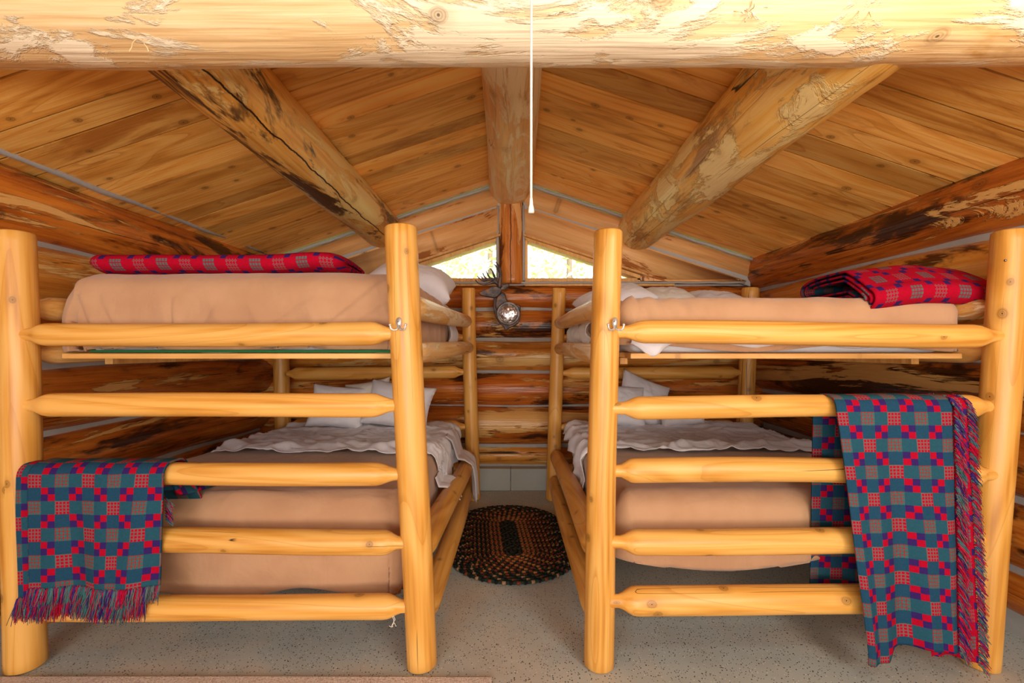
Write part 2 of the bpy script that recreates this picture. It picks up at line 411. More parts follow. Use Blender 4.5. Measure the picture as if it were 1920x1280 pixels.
# gable rows following the roof slope
def zr(x, d): return zroof(x) - d
for s in (-1, 1):
    for d0, d1, e in ((.03, .20, 0), (.212, .46, .012)):
        xe = 2.16
        pol = [(s * .11, zr(.11, d0)), (s * xe, zr(xe, d0))]
        if d1 > .3:
            xs = (2.739 - .46 - 1.832) / .333
            xe2 = (2.739 - d0 - 1.832) / .333
            pol = [(s * .11, zr(.11, d0)), (s * min(xe, xe2), max(1.832, zr(xe, d0))), (s * xs, 1.832), (s * .11, zr(.11, d1))]
        else: pol += [(s * xe, max(1.85, zr(xe, d1))), (s * .11, zr(.11, d1))]
        if s < 0: pol = pol[::-1]
        # rotate so the grain follows the slope
        ang = s * math.atan(.333); rot = Matrix.Rotation(ang + PI / 2, 4, 'Y')
        me = prism(pol, 4.10 + e, 4.34, .02, seg=3)
        c = Vector((s * 1.0, 4.2, zr(1.0, d0))); T = Matrix.Translation(c) @ rot
        me.transform(T.inverted()); link('sloped_log', me, W_gab, wb_, T)
    # small filler timber beyond the window end
    pol = [(s * 1.16, 1.835), (s * 1.34, 1.835), (s * 1.16, 1.88)]
    link('filler_timber', prism(pol if s < 0 else pol[::-1], 4.12, 4.3, .004), W_gab, wb_, smooth=False)
    link('chinking', prism([(s * .10, zr(.1, .17)), (s * 2.1, zr(2.1, .17)), (s * 2.1, zr(2.1, .25)), (s * .10, zr(.1, .25))], 4.135, 4.3, 0), CHINK, wb_, smooth=False)
    v_, f_ = tube([(s * (.1 + q * .1), 4.105, zr(.1 + q * .1, .02) + .004 * math.sin(q * 2)) for q in range(21)], .014, 8)
    link('chinking', mesh('bead', v_, f_), CHINK, wb_)
v_, f_ = tube([(-2.05 + q * .1, 4.13, 1.822 + .003 * math.sin(q * 2.2)) for q in range(42)], .010, 8)
link('chinking', mesh('bead', v_, f_), CHINK, wb_)
log('king_post', (-.012, 4.19, 1.82), (-.012, 4.19, 2.56), .115, .108, W_gpost, wb_, nl=20, nr=28, wob=.03)
for s in (-1, 1):   # grey seams beside the post
    v_, f_ = tube([(-.012 + s * .115, 4.135, 1.84), (-.012 + s * .117, 4.135, 2.15), (-.012 + s * .112, 4.135, 2.5)], .012, 8)
    link('chinking', mesh('bead', v_, f_), CHINK, wb_)
# painted blocks at the foot of the back wall
bs = tag(empty('baseboard_back', (0, 4.05, 0)), kind='structure')
for k in range(-5, 6):
    link('block', box_mesh(.397, .12, .192, .003), BLOCKP, bs, Matrix.Translation((-.012 + .2 + .4 * k, 4.155, .098)), False)
# windows
for n_, s in ((1, -1), (2, 1)):
    w = tag(empty('window_%d' % n_, (s * .6, 4.2, 1.83)), kind='structure')
    a, b = .112, 1.135
    za, zb, z0 = zr(a, .478), zr(b, .478), 1.838
    def q(pts): return pts if s > 0 else pts[::-1]
    T = .026
    link('frame', prism(q([(s * a, 1.796), (s * (b + .3), 1.796), (s * (b + .3), z0 - .012), (s * b, z0 - .005), (s * b, z0 + T), (s * a, z0 + T)]), 4.14, 4.28, .003), W_trim, w, smooth=False)
    link('frame', prism(q([(s * a, z0 + T), (s * (a + T), z0 + T), (s * (a + T), za - .01 - T), (s * a, za)]), 4.14, 4.28, .003), W_trim, w, smooth=False)
    link('frame', prism(q([(s * a, za - T), (s * b, zb - T), (s * b, zb + .006), (s * a, za + .006)]), 4.14, 4.28, .003), W_trim, w, smooth=False)
    link('frame', prism(q([(s * (b - T), z0 + T), (s * (b + .012), z0), (s * (b + .012), zb), (s * (b - T), zb - T)]), 4.14, 4.28, .003), W_trim, w, smooth=False)
    link('stop_bead', prism(q([(s * (a - .01), za + .004), (s * (b + .02), zb + .004), (s * (b + .02), zb + .022), (s * (a - .01), za + .022)]), 4.095, 4.15, .003), W_slat, w, smooth=False)
    link('pane', prism(q([(s * (a + .01), z0 + .01), (s * (b - .01), z0 + .01), (s * (b - .01), zb - .01), (s * (a + .01), za - .01)]), 4.222, 4.228, 0), GLASS, w, smooth=False)

# roof: boards run from ridge to eave, each a piece
ce = tag(empty('ceiling', (0, 0, 2.7)), kind='structure')
for s in (-1, 1):
    y = 4.115; cosr = math.cos(math.atan(.333)); L = 2.32 / cosr
    rot = Matrix.Rotation(s * (PI / 2 + math.atan(.333)) , 4, 'Y')
    while y > .9:
        w = R.choice((.14, .15, .17, .19, .21, .22))
        jit = R.uniform(0, .0006)
        c = Vector((s * 1.16, y - w / 2, zroof(1.16) + .018 + jit))
        M_ = Matrix.Translation(c) @ Matrix.Rotation(s * math.atan(.333), 4, 'Y') @ Matrix.Rotation(PI / 2, 4, 'Y') @ Matrix.Rotation(-R.uniform(.010, .018), 4, 'Z')
        link('board', box_mesh(.03, w - R.choice((.006, .008, .010, .015)), L, 0), W_board, ce, M_, False)
        y -= w
    c = Vector((s * 1.2, .8, zroof(1.2) + .06))
    M_ = Matrix.Translation(c) @ Matrix.Rotation(s * math.atan(.333), 4, 'Y')
    link('roof_deck', box_mesh(2.62, 7.2, .02, 0), W_dark, ce, M_, False)
# back of the room, behind the camera
link('gable_end', prism([(-2.3, 0), (2.3, 0), (2.3, 2.0), (0, 2.8), (-2.3, 2.0)][::-1], YF - .1, YF, 0), W_walm, tag(empty('wall_front', (0, YF, 0)), kind='structure'), smooth=False)

# big round timbers
b = tag(log('tie_beam', (-2.25, 1.35, 2.243), (2.25, 1.35, 2.238), .175, .165, W_beam, nl=140, nr=64, wob=.012, bend=.004, ov=.0, fine=.02),
        'pale peeled log beam crossing the whole top of the room', 'beam')
tb = b
o = log('purlin', (-1.14, 1.36, 2.325), (-1.14, 4.3, 2.285), .162, .172, W_purl, nl=110, nr=48, wob=.015, bend=.005, fine=.015)
tag(o, 'round roof purlin with black stains and a long crack on the left', 'beam')
o = log('purlin', (1.10, 1.36, 2.262), (1.10, 4.3, 2.29), .185, .178, W_purr, nl=110, nr=48, wob=.015, bend=.005, fine=.02)
tag(o, 'amber round roof purlin right of the ridge', 'beam')
o = log('ridge_pole', (-.004, 1.36, 2.64), (-.006, 4.16, 2.675), .13, .188, W_ridge, nl=90, nr=48, wob=.015, bend=.003)
tag(o, 'straight ridge log along the roof peak ending above the window post', 'beam')

# curly shavings hanging under the tie beam
rs = random.Random(3); parts = []
for px, py, n in ((1400, 135, 7), (1380, 140, 4), (1060, 128, 3), (290, 95, 4), (1610, 128, 2)):
    for k in range(n):
        p = P(px + rs.uniform(-14, 14), py - 3, 1.23); p.z = 2.243 - math.sqrt(max(0, .168 ** 2 - (p.y - 1.35) ** 2)) if py > 120 else p.z
        if py <= 120: p.y = 1.19
        d = Vector((rs.uniform(-1, 1), rs.uniform(-.6, .1), rs.uniform(-.9, .2))).normalized()
        pts = []
        for i in range(9):
            pts.append(p.copy()); d = (d + Vector((rs.uniform(-.6, .6), rs.uniform(-.3, .3), rs.uniform(-.6, .6)))).normalized(); p = p + d * .005
        parts.append(tube(pts, lambda t: .0014, 5))
tag(link('bark_shaving', mesh('shav', *join(parts)), W_beam, tb), kind='stuff')

# ---------------------------------------------------------------- bunk beds
DF, DB = 1.83, 3.86
def hook(px, py, post):
    c = P(px, py, 1.759); e = empty('coat_hook', (0, 0, 0)); e.parent = post
    e.matrix_local = parent_world(post).inverted() @ Matrix.Translation(c)
    e['label'] = 'nickel double coat hook'
    pol = []
    for k in range(28):
        a = 2 * PI * k / 28; r = .0125 + .004 * math.cos(2 * a - PI); r = .010 + (.006 if math.sin(a) > 0 else .0) * abs(math.sin(a))
        pol.append((r * math.cos(a) * .95, .010 + 1.55 * r * math.sin(a)))
    W = parent_world(e)
    link('plate', prism(pol, -.004, .003, .001), NICKEL, e, Matrix.Translation(c))
    for s in (-1, 1):
        pts = [c + Vector((s * x, yy, z)) for x, yy, z in ((.002, -.002, -.004), (.008, -.006, -.012), (.018, -.012, -.014), (.026, -.017, -.009), (.0285, -.018, .001), (.029, -.018, .006))]
        v_, f_ = tube(pts, lambda t: .0042 - .0008 * t, 10)
        link('prong', mesh('p', v_, f_), NICKEL, e)
        bm = bmesh.new(); bmesh.ops.create_uvsphere(bm, u_segments=12, v_segments=8, radius=.0052); me = bpy.data.meshes.new('s'); bm.to_mesh(me); bm.free()
        link('knob', me, NICKEL, e, Matrix.Translation(pts[-1]))
    for dx, dz in ((-.002, .018), (.003, .002)):
        bm = bmesh.new(); bmesh.ops.create_uvsphere(bm, u_segments=10, v_segments=6, radius=.0032); me = bpy.data.meshes.new('s'); bm.to_mesh(me); bm.free()
        link('screw', me, SCREW, e, Matrix.Translation(c + Vector((dx, -.004, dz))))

BEDS = {
 'left': dict(s=-1, fo=((28, 430), (52, 1255), .060, .063), fi=((750, 419), (791, 1255), .062, .058),
              bi=((877, 539), (886, 936), .055, .058), bo=((526, 545), (530, 936), .060, .062),
              rails=[(632, 630, 50, 728, .045), (758, 757, 52, 735, .046), (884, 888, 60, 742, .0445), (1012, 1010, 66, 750, .047), (1136, 1134, 70, 757, .0465)]),
 'right': dict(s=1, fo=((1899, 428), (1838, 1250), .059, .060), fi=((1148, 427), (1123, 1255), .054, .058),
              bi=((1050, 539), (1036, 936), .054, .057), bo=((1406, 538), (1390, 936), .066, .066),
              rails=[(627, 626, 1886, 1170, .0455), (762, 762, 1868, 1165, .0445), (885, 885, 1848, 1160, .047), (1010, 1007, 1842, 1158, .049), (1120, 1124, 1840, 1152, .053)]),
}
for side, B in BEDS.items():
    s = B['s']
    root = tag(empty('bunk_bed', (s * 1.13, 2.85, 0)),
               'peeled log bunk bed %s' % ('left of the braided rug' if s < 0 else 'right of the braided rug'), 'bunk bed')
    pos = {}
    for key, D in (('fo', DF), ('fi', DF), ('bi', DB), ('bo', DB)):
        t, b_, rt, rb = B[key]
        pt = P(t[0], t[1], D - .04); pt.y = D; pb = P(b_[0], b_[1], D); pb.z = .008
        if key[1] == 'o': pt.x = (t[0] - 960) / F * D
        pos[key] = (pt, pb)
        po = log('post', pb, pt - Vector((0, 0, .008)), rb, rt, W_post, root, nl=48, nr=32, wob=.02, bend=.004, ov=.01)
        if key == 'fi': hook(748 if s < 0 else 1153, 612, po)
        if key == 'fo' and s > 0:
            bm = bmesh.new(); bmesh.ops.create_uvsphere(bm, u_segments=10, v_segments=6, radius=.005); me = bpy.data.meshes.new('s'); bm.to_mesh(me); bm.free()
            link('screw', me, SCREW, po, Matrix.Translation(P(1885, 488, 1.768)))
    def at(key, z):
        pt, pb = pos[key]; q = (z - pb.z) / (pt.z - pb.z); return pb.lerp(pt, q)
    for yo, yi, xo, xi, r in B['rails']:
        zo = H - (yo - HZ) / F * DF; zi = H - (yi - HZ) / F * DF
        a, c = at('fo', zo), at('fi', zi); a.z, c.z = zo, zi
        a.y -= .012; c.y -= .012
        log('rail', a, c, r, r, W_post, root, taper=(R.uniform(.06, .11), .062), tenon=.024, nl=90, nr=28, wob=.03, bend=.007, ov=.01)
    for z in (1.335, 1.045, .60, .25):
        a, c = at('bo', z), at('bi', z); log('rail', a, c, .055, .052, W_post, root, taper=(.09, .065), tenon=.024, nl=50, nr=24, wob=.02)
    for z0, z1, r, mt in ((1.405, 1.455, .050, W_side), (1.222, 1.245, .046, W_side), (.425, .375, .056, W_post), (.16, .185, .052, W_post)):
        for k in ('i', 'o'):
            a, c = at('f' + k, z0), at('b' + k, z1)
            log('side_rail', a, c, r, r * .94, mt, root, taper=(.11, .06), tenon=.026, nl=60, nr=28, wob=.03, bend=.006)
    # slats of both decks, resting on ledgers beside the side rails
    for z, x0, x1 in ((1.207, .49, 1.86), (.347, .50, 1.84)):
        for xx in (x0 + .02, x1 - .02):
            link('ledger', box_mesh(.035, 1.66, .03, .002), W_slat, root, Matrix.Translation((s * xx, 2.97, z - .025)), False)
        for q in range(9):
            T = Matrix.Translation((s * (x0 + x1) / 2, (2.05 if z < 1 else 1.99) + q * .21, z + (.003 if q % 2 else 0))) @ Matrix.Rotation(PI / 2, 4, 'Y')
            link('slat', box_mesh(.022, .105 + .02 * (q % 3), (x1 - x0), .002), W_slat, root, T, False)

# ---------------------------------------------------------------- soft things
def N3(x, y, z): return noise.noise((x, y, z))
def ridged(x, y, z): return 1 - abs(N3(x, y, z)) * 2.2
def drape(box, ztop, rng, drop, r=.06, nx=120, ny=120, wrinkle=None, off=0.0, lift=None, thick=.006, flare=0.0, seed=0.):
    """a sheet laid on a rounded box and falling over its edges. box = x0,x1,y0,y1; rng = the sheet's reach in unrolled length"""
    x0, x1, y0, y1 = box; s0, s1, t0, t1 = rng
    vs_, fs, uv = [], [], []
    for j in range(ny + 1):
        for i in range(nx + 1):
            s_ = s0 + (s1 - s0) * i / nx; t_ = t0 + (t1 - t0) * j / ny
            cx, cy = min(max(s_, x0 + r), x1 - r), min(max(t_, y0 + r), y1 - r)
            dx, dy = s_ - cx, t_ - cy; L = math.hypot(dx, dy)
            if L < 1e-6: p = Vector((s_, t_, ztop)); nrm = Vector((0, 0, 1))
            else:
                ux, uy = dx / L, dy / L
                md = drop(cx + ux * r, cy + uy * r, ux, uy)
                L = min(L, md)
                a = min(L / r, PI / 2); ex = max(0, L - r * PI / 2)
                p = Vector((cx + ux * (r * math.sin(a) + flare * ex), cy + uy * (r * math.sin(a) + flare * ex), ztop - r * (1 - math.cos(a)) - ex))
                nrm = Vector((ux * math.sin(a), uy * math.sin(a), math.cos(a)))
            w = wrinkle(s_, t_, p, nrm) if wrinkle else 0
            p = p + nrm * (off + w)
            if lift: p.z += lift(s_, t_)
            vs_.append(tuple(p))
    for j in range(ny):
        for i in range(nx):
            a = j * (nx + 1) + i; fs.append((a, a + 1, a + nx + 2, a + nx + 1))
    return mesh('drape', vs_, fs)
def thick(o, t, off=1.0, mo=0):
    m = o.modifiers.new('thickness', 'SOLIDIFY'); m.thickness = t; m.offset = off
    if mo: m.material_offset = mo
    return o
def mattress_mesh(x0, x1, y0, y1, z0, z1, r=.05):
    bm = bmesh.new(); bmesh.ops.create_cube(bm, size=1)
    for v in bm.verts: v.co = Vector(((v.co.x) * (x1 - x0), v.co.y * (y1 - y0), v.co.z * (z1 - z0)))
    bmesh.ops.bevel(bm, geom=bm.edges[:], offset=r, segments=5, affect='EDGES', profile=.6)
    me = bpy.data.meshes.new('mattress'); bm.to_mesh(me); bm.free(); return me
def mattress(x0, x1, y0, y1, z0, z1, label):
    o = link('mattress', mattress_mesh(x0, x1, y0, y1, z0, z1), WHITE, None, Matrix.Translation(((x0 + x1) / 2, (y0 + y1) / 2, (z0 + z1) / 2)))
    return tag(o, label, 'mattress')

def cover(name, box, ztop, zbot, label, wr, hem, r=.07, outer=.0, inner=.0, rng=None, **k):
    x0, x1, y0, y1 = box; dr = ztop - zbot
    L = dr + .05
    rng = rng or (x0 - L, x1 + L, y0 - L, y1 + .02)
    me = drape(box, ztop, rng, lambda x, y, ux, uy: dr - r + r * PI / 2 + hem(x, y), r=r, wrinkle=wr, **k)
    o = thick(link(name, me, TAN), .006)
    return tag(o, label, 'bedspread')

# upper left
mattress(-1.80, -.49, 1.99, 3.76, 1.22, 1.535, 'thick white mattress on the top bunk of the left bed')
CREASES = [(-1.385, 1.30, -1.40, 1.42, .016), (-.80, 1.30, -.54, 1.52, .016), (-.70, 1.30, -.50, 1.44, .014), (-1.0, 1.33, -.83, 1.44, .010), (-1.72, 1.32, -1.80, 1.50, .014), (-1.62, 1.30, -1.70, 1.44, .010), (-1.28, 1.30, -1.22, 1.40, .008)]
def wr1(s, t, p, n):
    w = .010 * N3(s * 2.3, t * 2.3, p.z * 3) + .003 * N3(s * 9, t * 9, p.z * 9)
    if n.y < -.3:      # front face: a few slanted pulls
        q = p.x + (p.z - 1.25) * .55
        w += .020 * ridged(q * 4.2, 3.1, p.z * .8) ** 2 * min(1, (1.56 - p.z) * 5) - .008
        for x0_, z0_, x1_, z1_, am in CREASES:
            dx, dz = x1_ - x0_, z1_ - z0_; L2 = dx * dx + dz * dz; t_ = ((p.x - x0_) * dx + (p.z - z0_) * dz) / L2
            tc = max(0, min(1, t_)); dd = math.hypot(p.x - x0_ - dx * tc, p.z - z0_ - dz * tc); sd = ((p.x - x0_) * dz - (p.z - z0_) * dx)
            w += am * (1 - t_ * .6) * math.exp(-(dd / .022) ** 2) * (1 if sd > 0 else -.8) * min(1, abs(sd) / math.sqrt(L2) / .008) * (1 if t_ > -.3 else 0)
        w += .02 * math.sin(max(0, (1.56 - p.z)) * 9)
    if n.x < -.3: w += .05 * min(1, max(0, (1.56 - p.z)) * 3.2)
    if n.x > .3: w += .012 * math.sin(t * 30 + p.z * 6)
    return w
cover('bedspread', (-1.83, -.465, 1.955, 3.70), 1.556, 1.235, 'tan bedspread on the left top bunk, under the long flat red blanket', wr1, lambda x, y: .01 * math.sin(x * 9), off=.0, nx=300, ny=150)
# upper right (thin mattress)
mattress(.51, 1.85, 2.0, 3.76, 1.22, 1.42, 'thin white mattress on the top bunk of the right bed')
def wr2(s, t, p, n):
    w = .008 * N3(s * 3, t * 3, p.z * 3) + .003 * N3(s * 11, t * 11, p.z * 11)
    if n.y < -.3:
        w += .007 * ridged(p.x * 5 + p.z * 4, 9.1, p.z * 5)
        if p.x < .85: w += .010 * math.sin(p.x * 60 + p.z * 25) * (.85 - p.x) * 3
    if n.x < -.3: w += .014 * math.sin(t * 26) + .006
    return w
cover('bedspread', (.475, 1.885, 1.955, 3.60), 1.450, 1.245, 'tan bedspread on the right top bunk, beside the thick rolled red blanket', wr2, lambda x, y: .015 * math.sin(x * 7 + 1), nx=220)
# lower left
mattress(-1.80, -.48, 2.0, 3.78, .36, .60, 'white mattress on the bottom bunk of the left bed')
def wr3(s, t, p, n):
    w = .012 * N3(s * 1.8, t * 1.8, p.z * 2) + .003 * N3(s * 8, t * 8, p.z * 8)
    if n.z > .7: w += .006 * ridged(s * 1.4 + t * .5, t * 2.4, 4.4)
    if n.y < -.3: w += .012 * math.sin(p.x * 5 + 1) + .010 * N3(p.x * 4, 1, p.z * 3) + .02 * math.sin(max(0, .62 - p.z) * 8)
    if n.x > .3: w += .012 + .008 * math.sin(t * 9)
    return w
cover('bedspread', (-1.84, -.452, 1.95, 3.5), .622, .240, 'tan bedspread on the left bottom bunk with a dipping hem', wr3, lambda x, y: .022 - .034 * math.exp(-((x + .86) / .16) ** 2) + .006 * math.sin(x * 9), r=.08, nx=200)
# lower right
mattress(.48, 1.80, 2.0, 3.78, .36, .60, 'white mattress on the bottom bunk of the right bed')
def wr4(s, t, p, n):
    w = .010 * N3(s * 2, t * 2 + 5, p.z * 2) + .003 * N3(s * 8, t * 8, p.z * 8)
    if n.y < -.3: w += .010 * math.sin(p.x * 6) * max(0, .6 - p.z) * 3 + .01 * math.sin(max(0, .62 - p.z) * 9)
    if n.x < -.3: w += .010 + .010 * math.sin(t * 14)
    return w
cover('bedspread', (.450, 1.80, 1.95, 3.5), .628, .37, 'tan bedspread on the right bottom bunk behind the hanging blanket', wr4, lambda x, y: .035 * math.sin(x * 5 + 3.6) + .02, r=.08)

# white sheets turned down on the lower bunks
def wrs(k):
    def f(s, t, p, n):
        w = .022 * ridged(s * 3 + k, t * 5, p.z * 3) ** 2 + .016 * ridged(s * 7 + t * 4, t * 11 + k, p.z * 5) ** 2 + .004 * N3(s * 25, t * 25, 0)
        w += .025 * math.exp(-((t - 2.80) / .07) ** 2) * (1 if n.z > .5 else .3)
        if abs(n.x) > .4: w += .016 * math.sin(t * 24 + k)
        return max(.001, w + .004)
    return f
def dl(x, y, ux, uy): return .10 + (.30 * math.exp(-((y - 3.05) / .14) ** 2) + .16 * math.exp(-((y - 3.4) / .25) ** 2) if ux > 0 else .03)
me = drape((-1.84, -.445, 1.0, 4.5), .632, (-1.72, .05, 2.68, 3.74), lambda x, y, ux, uy: dl(x, y, ux, uy) + .02 * math.sin(y * 31), r=.06, nx=150, ny=90, wrinkle=wrs(1.), lift=lambda s, t: .0)
tag(thick(link('bed_sheet', me, WHITE), .004), 'crumpled white sheet turned down on the left bottom bunk', 'sheet')
sh_left = bpy.data.objects['bed_sheet']
def strip(path, y0, y1, n=26, m_=14, wav=.012, taper=0.0):
    def f(u, v):
        q = u * (len(path) - 1); i = min(int(q), len(path) - 2); t = q - i
        a_, b_ = Vector(path[i]), Vector(path[i + 1]); c_ = a_.lerp(b_, t)
        yc = (y0 + y1) / 2; hw = (y1 - y0) / 2 * (1 - taper * u)
        return Vector((c_.x + wav * math.sin(v * 13 + u * 2) * (.4 + u), yc + (2 * v - 1) * hw + .02 * u * math.sin(v * 7), c_.y + .010 * math.sin(v * 9) * u))
    vs_ = [tuple(f(i / n, j / m_)) for j in range(m_ + 1) for i in range(n + 1)]
    fs = [(j * (n + 1) + i, j * (n + 1) + i + 1, (j + 1) * (n + 1) + i + 1, (j + 1) * (n + 1) + i) for j in range(m_) for i in range(n)]
    thick(link('sheet_corner', mesh('strip', vs_, fs), WHITE, sh_left), .004)
strip([(-.46, .635), (-.42, .60), (-.385, .47), (-.34, .458), (-.292, .42), (-.275, .30), (-.268, .15)], 3.22, 3.62, taper=.55)
strip([(-.43, .52), (-.415, .46), (-.375, .455), (-.325, .43), (-.305, .375)], 2.62, 2.92, taper=.35, wav=.006)
def dr_(x, y, ux, uy): return (.10 + .22 * math.exp(-((y - 2.8) / .35) ** 2) if ux < 0 else .04)
me = drape((.445, 1.83, 1.0, 4.5), .636, (.05, 1.92, 2.70, 3.74), lambda x, y, ux, uy: dr_(x, y, ux, uy) + .015 * math.sin(y * 27), r=.06, nx=150, ny=90, wrinkle=wrs(5.), lift=lambda s, t: .03 * math.exp(-((s - 1.5) / .25) ** 2 - ((t - 3.3) / .3) ** 2))
tag(thick(link('bed_sheet', me, WHITE), .004), 'crumpled white sheet turned down on the right bottom bunk', 'sheet')
# loose white sheet corners on upper bunks
def scrap(name, pts_fn, nu, nv, mat, label, cat='sheet'):
    vs_ = [tuple(pts_fn(i / nu, j / nv)) for j in range(nv + 1) for i in range(nu + 1)]
    fs = [(j * (nu + 1) + i, j * (nu + 1) + i + 1, (j + 1) * (nu + 1) + i + 1, (j + 1) * (nu + 1) + i) for j in range(nv) for i in range(nu)]
    o = thick(link(name, mesh(name, vs_, fs), mat), .004); tag(o, label, cat); return o
def s1(u, v):   # hem of the white sheet sagging below the right top bunk's first rail
    x = .49 + u * 1.05; d = 1.925 + .02 * math.sin(u * 40)
    bell = max(.0, .055 * math.exp(-((x - .58) / .055) ** 2), .02 * math.exp(-((x - 1.0) / .09) ** 2), .022 * math.exp(-((x - 1.42) / .12) ** 2))
    return Vector((x, 1.94 - .02 * math.sin(v * PI) + .006 * math.sin(x * 50), 1.29 - v * (.030 + bell)))
scrap('bed_sheet', s1, 120, 14, WHITE, 'white sheet hem sagging below the first rail of the right bed')
def s2(u, v):   # crumpled end between the rails, aisle side, right
    y = 2.6 + u * 1.0; z = 1.40 - v * .13
    return Vector((.455 - .03 * math.sin(v * 3) + .018 * math.sin(y * 30 + v * 4) + .012 * N3(y * 12, v * 4, 1), y, z + .012 * math.sin(y * 22)))
scrap('bed_sheet', s2, 60, 16, CREAM, 'ivory sheet bunched between the aisle rails of the right top bunk')
def s3(u, v):
    y = 3.22 + u * .42; z = 1.42 - v * .165
    return Vector((-.445 + .02 * math.sin(v * 3) + .010 * math.sin(y * 45 + v * 3), y, z))
scrap('bed_sheet', s3, 50, 14, WHITE, 'white sheet tucked between the aisle rails of the left top bunk')
# green edge under the left top mattress
me = box_mesh(1.25, .03, .010, .002); tag(link('mattress_pad', me, GREEN, None, Matrix.Translation((-1.1, 1.93, 1.227))), 'thin green pad edge under the left top bedspread', 'pad')

def pillow(w, h, t, loc, rot, mat, label, group=None, seed=0.):
    n = 34; vs_, fs = [], []
    for side in (1, -1):
        for j in range(n + 1):
            for i in range(n + 1):
                u, v = -1 + 2 * i / n, -1 + 2 * j / n
                px = w / 2 * u * (1 - .10 * (1 - v * v)); py = h / 2 * v * (1 - .10 * (1 - u * u))
                z = t / 2 * ((1 - u ** 4) * (1 - v ** 4)) ** .55
                z += .012 * ridged(u * 2 + seed, v * 2, seed) * (1 - u * u) * (1 - v * v) + .006 * N3(u * 6, v * 6 + seed, side)* (1 - abs(u * v))
                vs_.append((px, py, side * z))
        o = 0 if side > 0 else (n + 1) ** 2
        for j in range(n):
            for i in range(n):
                a = o + j * (n + 1) + i; q = (a, a + 1, a + n + 2, a + n + 1); fs.append(q if side > 0 else q[::-1])
    M_ = Matrix.Translation(loc) @ Matrix.Rotation(R_(rot[2]), 4, 'Z') @ Matrix.Rotation(R_(rot[1]), 4, 'Y') @ Matrix.Rotation(R_(rot[0]), 4, 'X')
    o = link('pillow', mesh('pillow', vs_, fs), mat, None, M_)
    w_ = o.modifiers.new('weld', 'WELD'); w_.merge_threshold = .0005
    return tag(o, label, 'pillow', group)
# lower bunks: standing against the head rails
pillow(.42, .34, .15, (-1.32, 3.56, .80), (68, 6, 8), WHITE, 'left of three upright pillows on the left bottom bunk', seed=1)
pillow(.40, .36, .14, (-1.13, 3.66, .82), (72, -10, -12), CREAM, 'middle upright ivory pillow on the left bottom bunk', seed=2)
pillow(.52, .36, .16, (-.86, 3.56, .81), (66, 8, -5), WHITE, 'right upright pillow on the left bottom bunk, behind the hook post', seed=3)
pillow(.44, .34, .15, (.80, 3.56, .81), (66, 6, 4), WHITE, 'upright pillow nearest the aisle on the right bottom bunk', seed=4)
pillow(.42, .40, .14, (1.02, 3.68, .83), (70, 22, 6), WHITE, 'upright pillow with a raised corner on the right bottom bunk', seed=5)
pillow(.36, .26, .14, (1.28, 3.56, .76), (62, 0, 8), WHITE, 'small low pillow farthest from the aisle, right bottom bunk', seed=6)
# upper bunks
pillow(.60, .44, .27, (-.70, 3.25, 1.675), (20, 8, 4), WHITE, 'plump white pillow at the aisle edge of the left top bunk', seed=7)
pillow(.52, .40, .16, (.70, 3.25, 1.57), (18, -14, 0), WHITE, 'white pillow at the aisle edge of the right top bunk', seed=8)
pillow(.42, .36, .15, (1.13, 3.45, 1.60), (18, 0, 0), CREAM, 'ivory pillow top showing mid-bed on the right top bunk', seed=9)
pillow(.46, .36, .14, (1.53, 3.5, 1.585), (16, 4, 0), WHITE, 'white pillow by the far corner post, right top bunk', seed=10)

# ---------------------------------------------------------------- woollen blankets
def grid_uv(fn, nu, nv):
    vs_, uvs = [], []
    for j in range(nv + 1):
        for i in range(nu + 1):
            p, uv = fn(i / nu, j / nv); vs_.append(tuple(p)); uvs.append(uv)
    fs = [(j * (nu + 1) + i, j * (nu + 1) + i + 1, (j + 1) * (nu + 1) + i + 1, (j + 1) * (nu + 1) + i) for j in range(nv) for i in range(nu)]
    me = mesh('cloth', vs_, fs); l = me.uv_layers.new(name='UVMap')
    for lp in me.loops: l.data[lp.index].uv = uvs[lp.vertex_index]
    return me
YC = [(.50, .005, .035), (.06, .025, .17), (.05, .17, .18), (.12, .15, .15), (.40, .02, .06)]
def fringe(roots, length, parent, sd, gdir, curl=.5, bunch=5, rad=.0017):
    """yarn ends in little bunches: roots = points, gdir(i) = start direction; they turn down under gravity"""
    rr = random.Random(sd); vs_, fs, cols = [], [], []
    for bi in range(len(roots)):
        col = rr.choice(YC); p0 = Vector(roots[bi]); d0 = Vector(gdir(bi)); tip = Vector((rr.uniform(-1, 1), rr.uniform(-.4, .1), rr.uniform(-.4, .4))) * .35
        for k in range(bunch):
            p = p0 + Vector((rr.uniform(-.004, .004), rr.uniform(-.003, .003), rr.uniform(-.004, .004)))
            d = (d0 + tip * .6 + Vector((rr.uniform(-1, 1), rr.uniform(-1, .2), rr.uniform(-1, 1))) * .16).normalized()
            L = length * rr.uniform(.75, 1.15); pts = []
            for i in range(8):
                pts.append(p.copy()); d = (d + Vector((rr.uniform(-1, 1) * .14, rr.uniform(-1, 1) * .08, -.10)) * curl * 2 - tip * .05).normalized(); p = p + d * L / 7
            v, f = tube(pts, lambda t: rad * (1 - .45 * t), 5)
            o = len(vs_); vs_ += v; fs += [tuple(q + o for q in x) for x in f]
            c = col if rr.random() < .75 else rr.choice(YC); g = rr.uniform(.7, 1.3)
            cols += [tuple(min(1, x * g) for x in c)] * len(v)
    me = mesh('fringe', vs_, fs); a = me.color_attributes.new('col', 'FLOAT_COLOR', 'POINT')
    for i, c in enumerate(cols): a.data[i].color = (*c, 1)
    o = link('fringe', me, YARN, parent); o['kind'] = 'stuff'; return o

